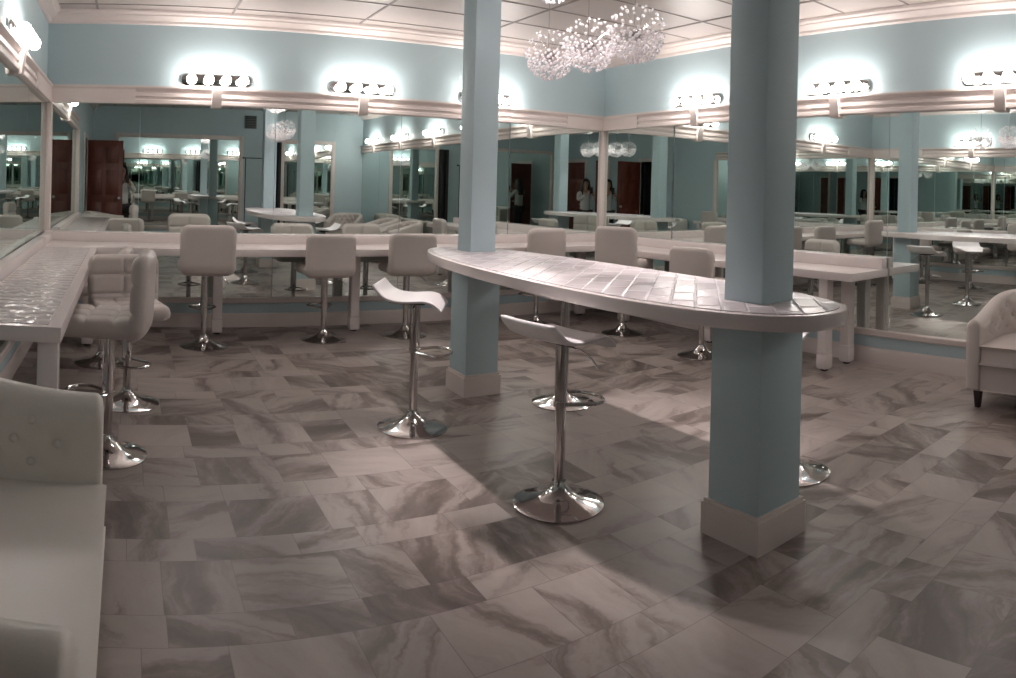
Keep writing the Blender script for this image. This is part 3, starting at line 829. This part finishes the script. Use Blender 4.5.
for s, k in ((-1, 'l'), (1, 'r')):
    nd.update({'sh'+k: ((s*.165, -.01, 1.30), .047), 'el'+k: ((s*.215, .10, 1.12), .036), 'wr'+k: ((s*.075, .265, 1.27), .025), 'pa'+k: ((s*.055, .30, 1.31), (.026, .02)),
               'hp'+k: ((s*.09, 0, .82), .082), 'kn'+k: ((s*.095, .01, .46), .055), 'an'+k: ((s*.10, -.01, .09), .036), 'to'+k: ((s*.11, .13, .035), .032)})
    ed += [('chs', 'sh'+k), ('sh'+k, 'el'+k), ('el'+k, 'wr'+k), ('wr'+k, 'pa'+k), ('pel', 'hp'+k), ('hp'+k, 'kn'+k), ('kn'+k, 'an'+k), ('an'+k, 'to'+k)]
    for f in range(4):
        b = Vector((s*.057, .318, 1.315+.018*f-.02)); L = (.034, .042, .040, .030)[f]
        m1 = b+Vector((s*-.004, L*.35, .012)); m2 = m1+Vector((-s*L*.2, .004, .006))
        nd['f%s%da' % (k, f)] = (tuple(b), .009); nd['f%s%db' % (k, f)] = (tuple(m1), .0085); nd['f%s%dc' % (k, f)] = (tuple(m2), .0075)
        ed += [('pa'+k, 'f%s%da' % (k, f)), ('f%s%da' % (k, f), 'f%s%db' % (k, f)), ('f%s%db' % (k, f), 'f%s%dc' % (k, f))]
    nd['t%sa' % k] = ((s*.045, .295, 1.345), .010); nd['t%sb' % k] = ((s*.026, .303, 1.352), .0085)
    ed += [('pa'+k, 't%sa' % k), ('t%sa' % k, 't%sb' % k)]
skin_mesh('body', nd, ed, M['skin'], pe, 'pel')
sw = {k: (nd[k][0], tuple(v+.016 for v in nd[k][1])) for k in ('pel', 'wst', 'chs')}
sw['pel'] = ((0, 0, .83), (.158, .122)); sw['nck'] = ((0, -.01, 1.33), .066)
se = [('pel', 'wst'), ('wst', 'chs'), ('chs', 'nck')]
for k in 'lr':
    sw['sh'+k] = (nd['sh'+k][0], .060); sw['el'+k] = (nd['el'+k][0], .049)
    w, e = Vector(nd['wr'+k][0]), Vector(nd['el'+k][0]); sw['wr'+k] = (tuple(w.lerp(e, .12)), .037)
    se += [('chs', 'sh'+k), ('sh'+k, 'el'+k), ('el'+k, 'wr'+k)]
o = skin_mesh('sweater', sw, se, M['shirt'], pe, 'pel'); o['label'] = 'light grey knit top'
tr = {'pel': ((0, 0, .87), (.14, .105))}; te = []
for k in 'lr':
    tr['hp'+k] = (nd['hp'+k][0], .096); tr['kn'+k] = (nd['kn'+k][0], .069); tr['an'+k] = (tuple(Vector(nd['an'+k][0])+Vector((0, 0, .02))), .054)
    te += [('pel', 'hp'+k), ('hp'+k, 'kn'+k), ('kn'+k, 'an'+k)]
o = skin_mesh('trousers', tr, te, M['dark'], pe, 'pel'); o['label'] = 'black trousers'
for s in (-1, 1):
    P = [(s*.105+.047*math.cos(q)*(1. if math.sin(q) > 0 else .85), .045+.135*math.sin(q)) for q in [2*PI*i/24 for i in range(24)]]
    MB().prism(P, .0, .075, .02).build('shoe', M['black'], pe)
# hair: a cap over the skull that falls past the shoulders
rows = []
for j in range(13):
    v = j/12; row = []
    for i in range(21):
        u = i/20; a = math.radians(-38+256*u)-0   # opening faces +y (the face)
        ang = PI/2+math.radians(52)+math.radians(256)*u
        if v < .45:
            ph = v/.45*PI/2
            r_ = .086*math.sin(ph)+.004; z = 1.545+.088*math.cos(ph)
            y0 = .0
        else:
            q = (v-.45)/.55
            r_ = .090+.030*math.sin(q*PI*.8); z = 1.545-.36*q
            y0 = -.012*q
        wv = 1+.05*math.sin(9*ang+7*v)
        row.append((r_*wv*math.cos(ang), y0+r_*1.1*wv*math.sin(ang), z))
    rows.append(row)
hb = MB().grid(rows); hair = hb.build('hair', M['hair'], pe, angle=80)
sd = hair.modifiers.new('Solidify', 'SOLIDIFY'); sd.thickness = .018; sd.offset = 0
g = MB()
for s in (-1, 1):
    g.tube([(s*.033+.026*math.cos(q), .094, 1.522+.020*math.sin(q)) for q in [2*PI*i/16 for i in range(16)]], .0028, 6, True)
    g.tube([(s*.059, .093, 1.526), (s*.072, .04, 1.528), (s*.073, -.01, 1.522)], .0022, 6)
g.tube([(-.008, .094, 1.526), (.008, .094, 1.526)], .0025, 6)
g.build('eyeglasses', M['lens'], pe)
EW = pmat('eye_white', (.5, .48, .46), .2, noise=.1)
for s in (-1, 1): MB().sphere((s*.031, .083, 1.521), .011, 10, 8).build('eye', EW, pe)
g = MB().grid([[(-.011*w_, .086+d, z), (0, .094+d+.012*w_, z), (.011*w_, .086+d, z)] for w_, d, z in ((.4, -.004, 1.525), (.8, 0, 1.505), (1.2, .003, 1.488), (.6, -.008, 1.480))])
g.build('nose', M['skin'], pe)
MB().sphere((0, .080, 1.455), .02, 12, 8, (1, .5, .28)).build('mouth', pmat('lip', (.35, .12, .10), .4, noise=.1), pe)
ph = thing('phone', 'black phone held up by the photographer, seen only in mirrors', 'phone', (-.03*math.sin(HEAD), -.03*math.cos(HEAD), 1.36), -HEAD)
g = MB().prism([(x, z) for x, z in ((-.036, -.074), (.036, -.074), (.036, .074), (-.036, .074))], -.004, .004, .0015)
g.bm.transform(Matrix(((1, 0, 0, 0), (0, 0, 1, 0), (0, 1, 0, 0), (0, 0, 0, 1)))); g.build('phone_body', M['black'], ph)
MB().lathe([(.006, 0), (.006, .0055)], 16, (.02, 0, .055), 'y').build('phone_lens', M['lens'], ph)

# ------------------------------------------------------------------ world, camera, view
wd = bpy.data.worlds.new('World'); scene.world = wd; wd.use_nodes = True
wd.node_tree.nodes['Background'].inputs[0].default_value = (0, 0, 0, 1)
F, TC, EPS, YC = 724., (508-128)/724., .026, 187.8
cam = bpy.data.cameras.new('Camera'); co = bpy.data.objects.new('Camera', cam); COL.objects.link(co)
cam.type = 'PANO'; cam.panorama_type = 'CENTRAL_CYLINDRICAL'
cam.central_cylindrical_range_u_min = -508/F; cam.central_cylindrical_range_u_max = 508/F
cam.central_cylindrical_range_v_min = -(678-YC)/F; cam.central_cylindrical_range_v_max = YC/F
cam.central_cylindrical_radius = 1.
cam.clip_start = .01; cam.clip_end = 100
co.matrix_world = Matrix.Translation((0, 0, 1.37)) @ Matrix.Rotation(-TC, 4, 'Z') @ Matrix.Rotation(PI/2, 4, 'X') @ Matrix.Rotation(EPS, 4, 'Z')
scene.camera = co
scene.view_settings.view_transform = 'Standard'; scene.view_settings.look = 'None'
scene.view_settings.exposure = 1.42; scene.view_settings.gamma = 1.; scene.view_settings.use_curve_mapping = False
cy = scene.cycles
cy.max_bounces = 16; cy.glossy_bounces = 14; cy.diffuse_bounces = 4; cy.transmission_bounces = 4
cy.caustics_reflective = True; cy.blur_glossy = 1.5; cy.caustics_refractive = False; cy.sample_clamp_indirect = 6.; cy.sample_clamp_direct = 0.
cy.use_denoising = True
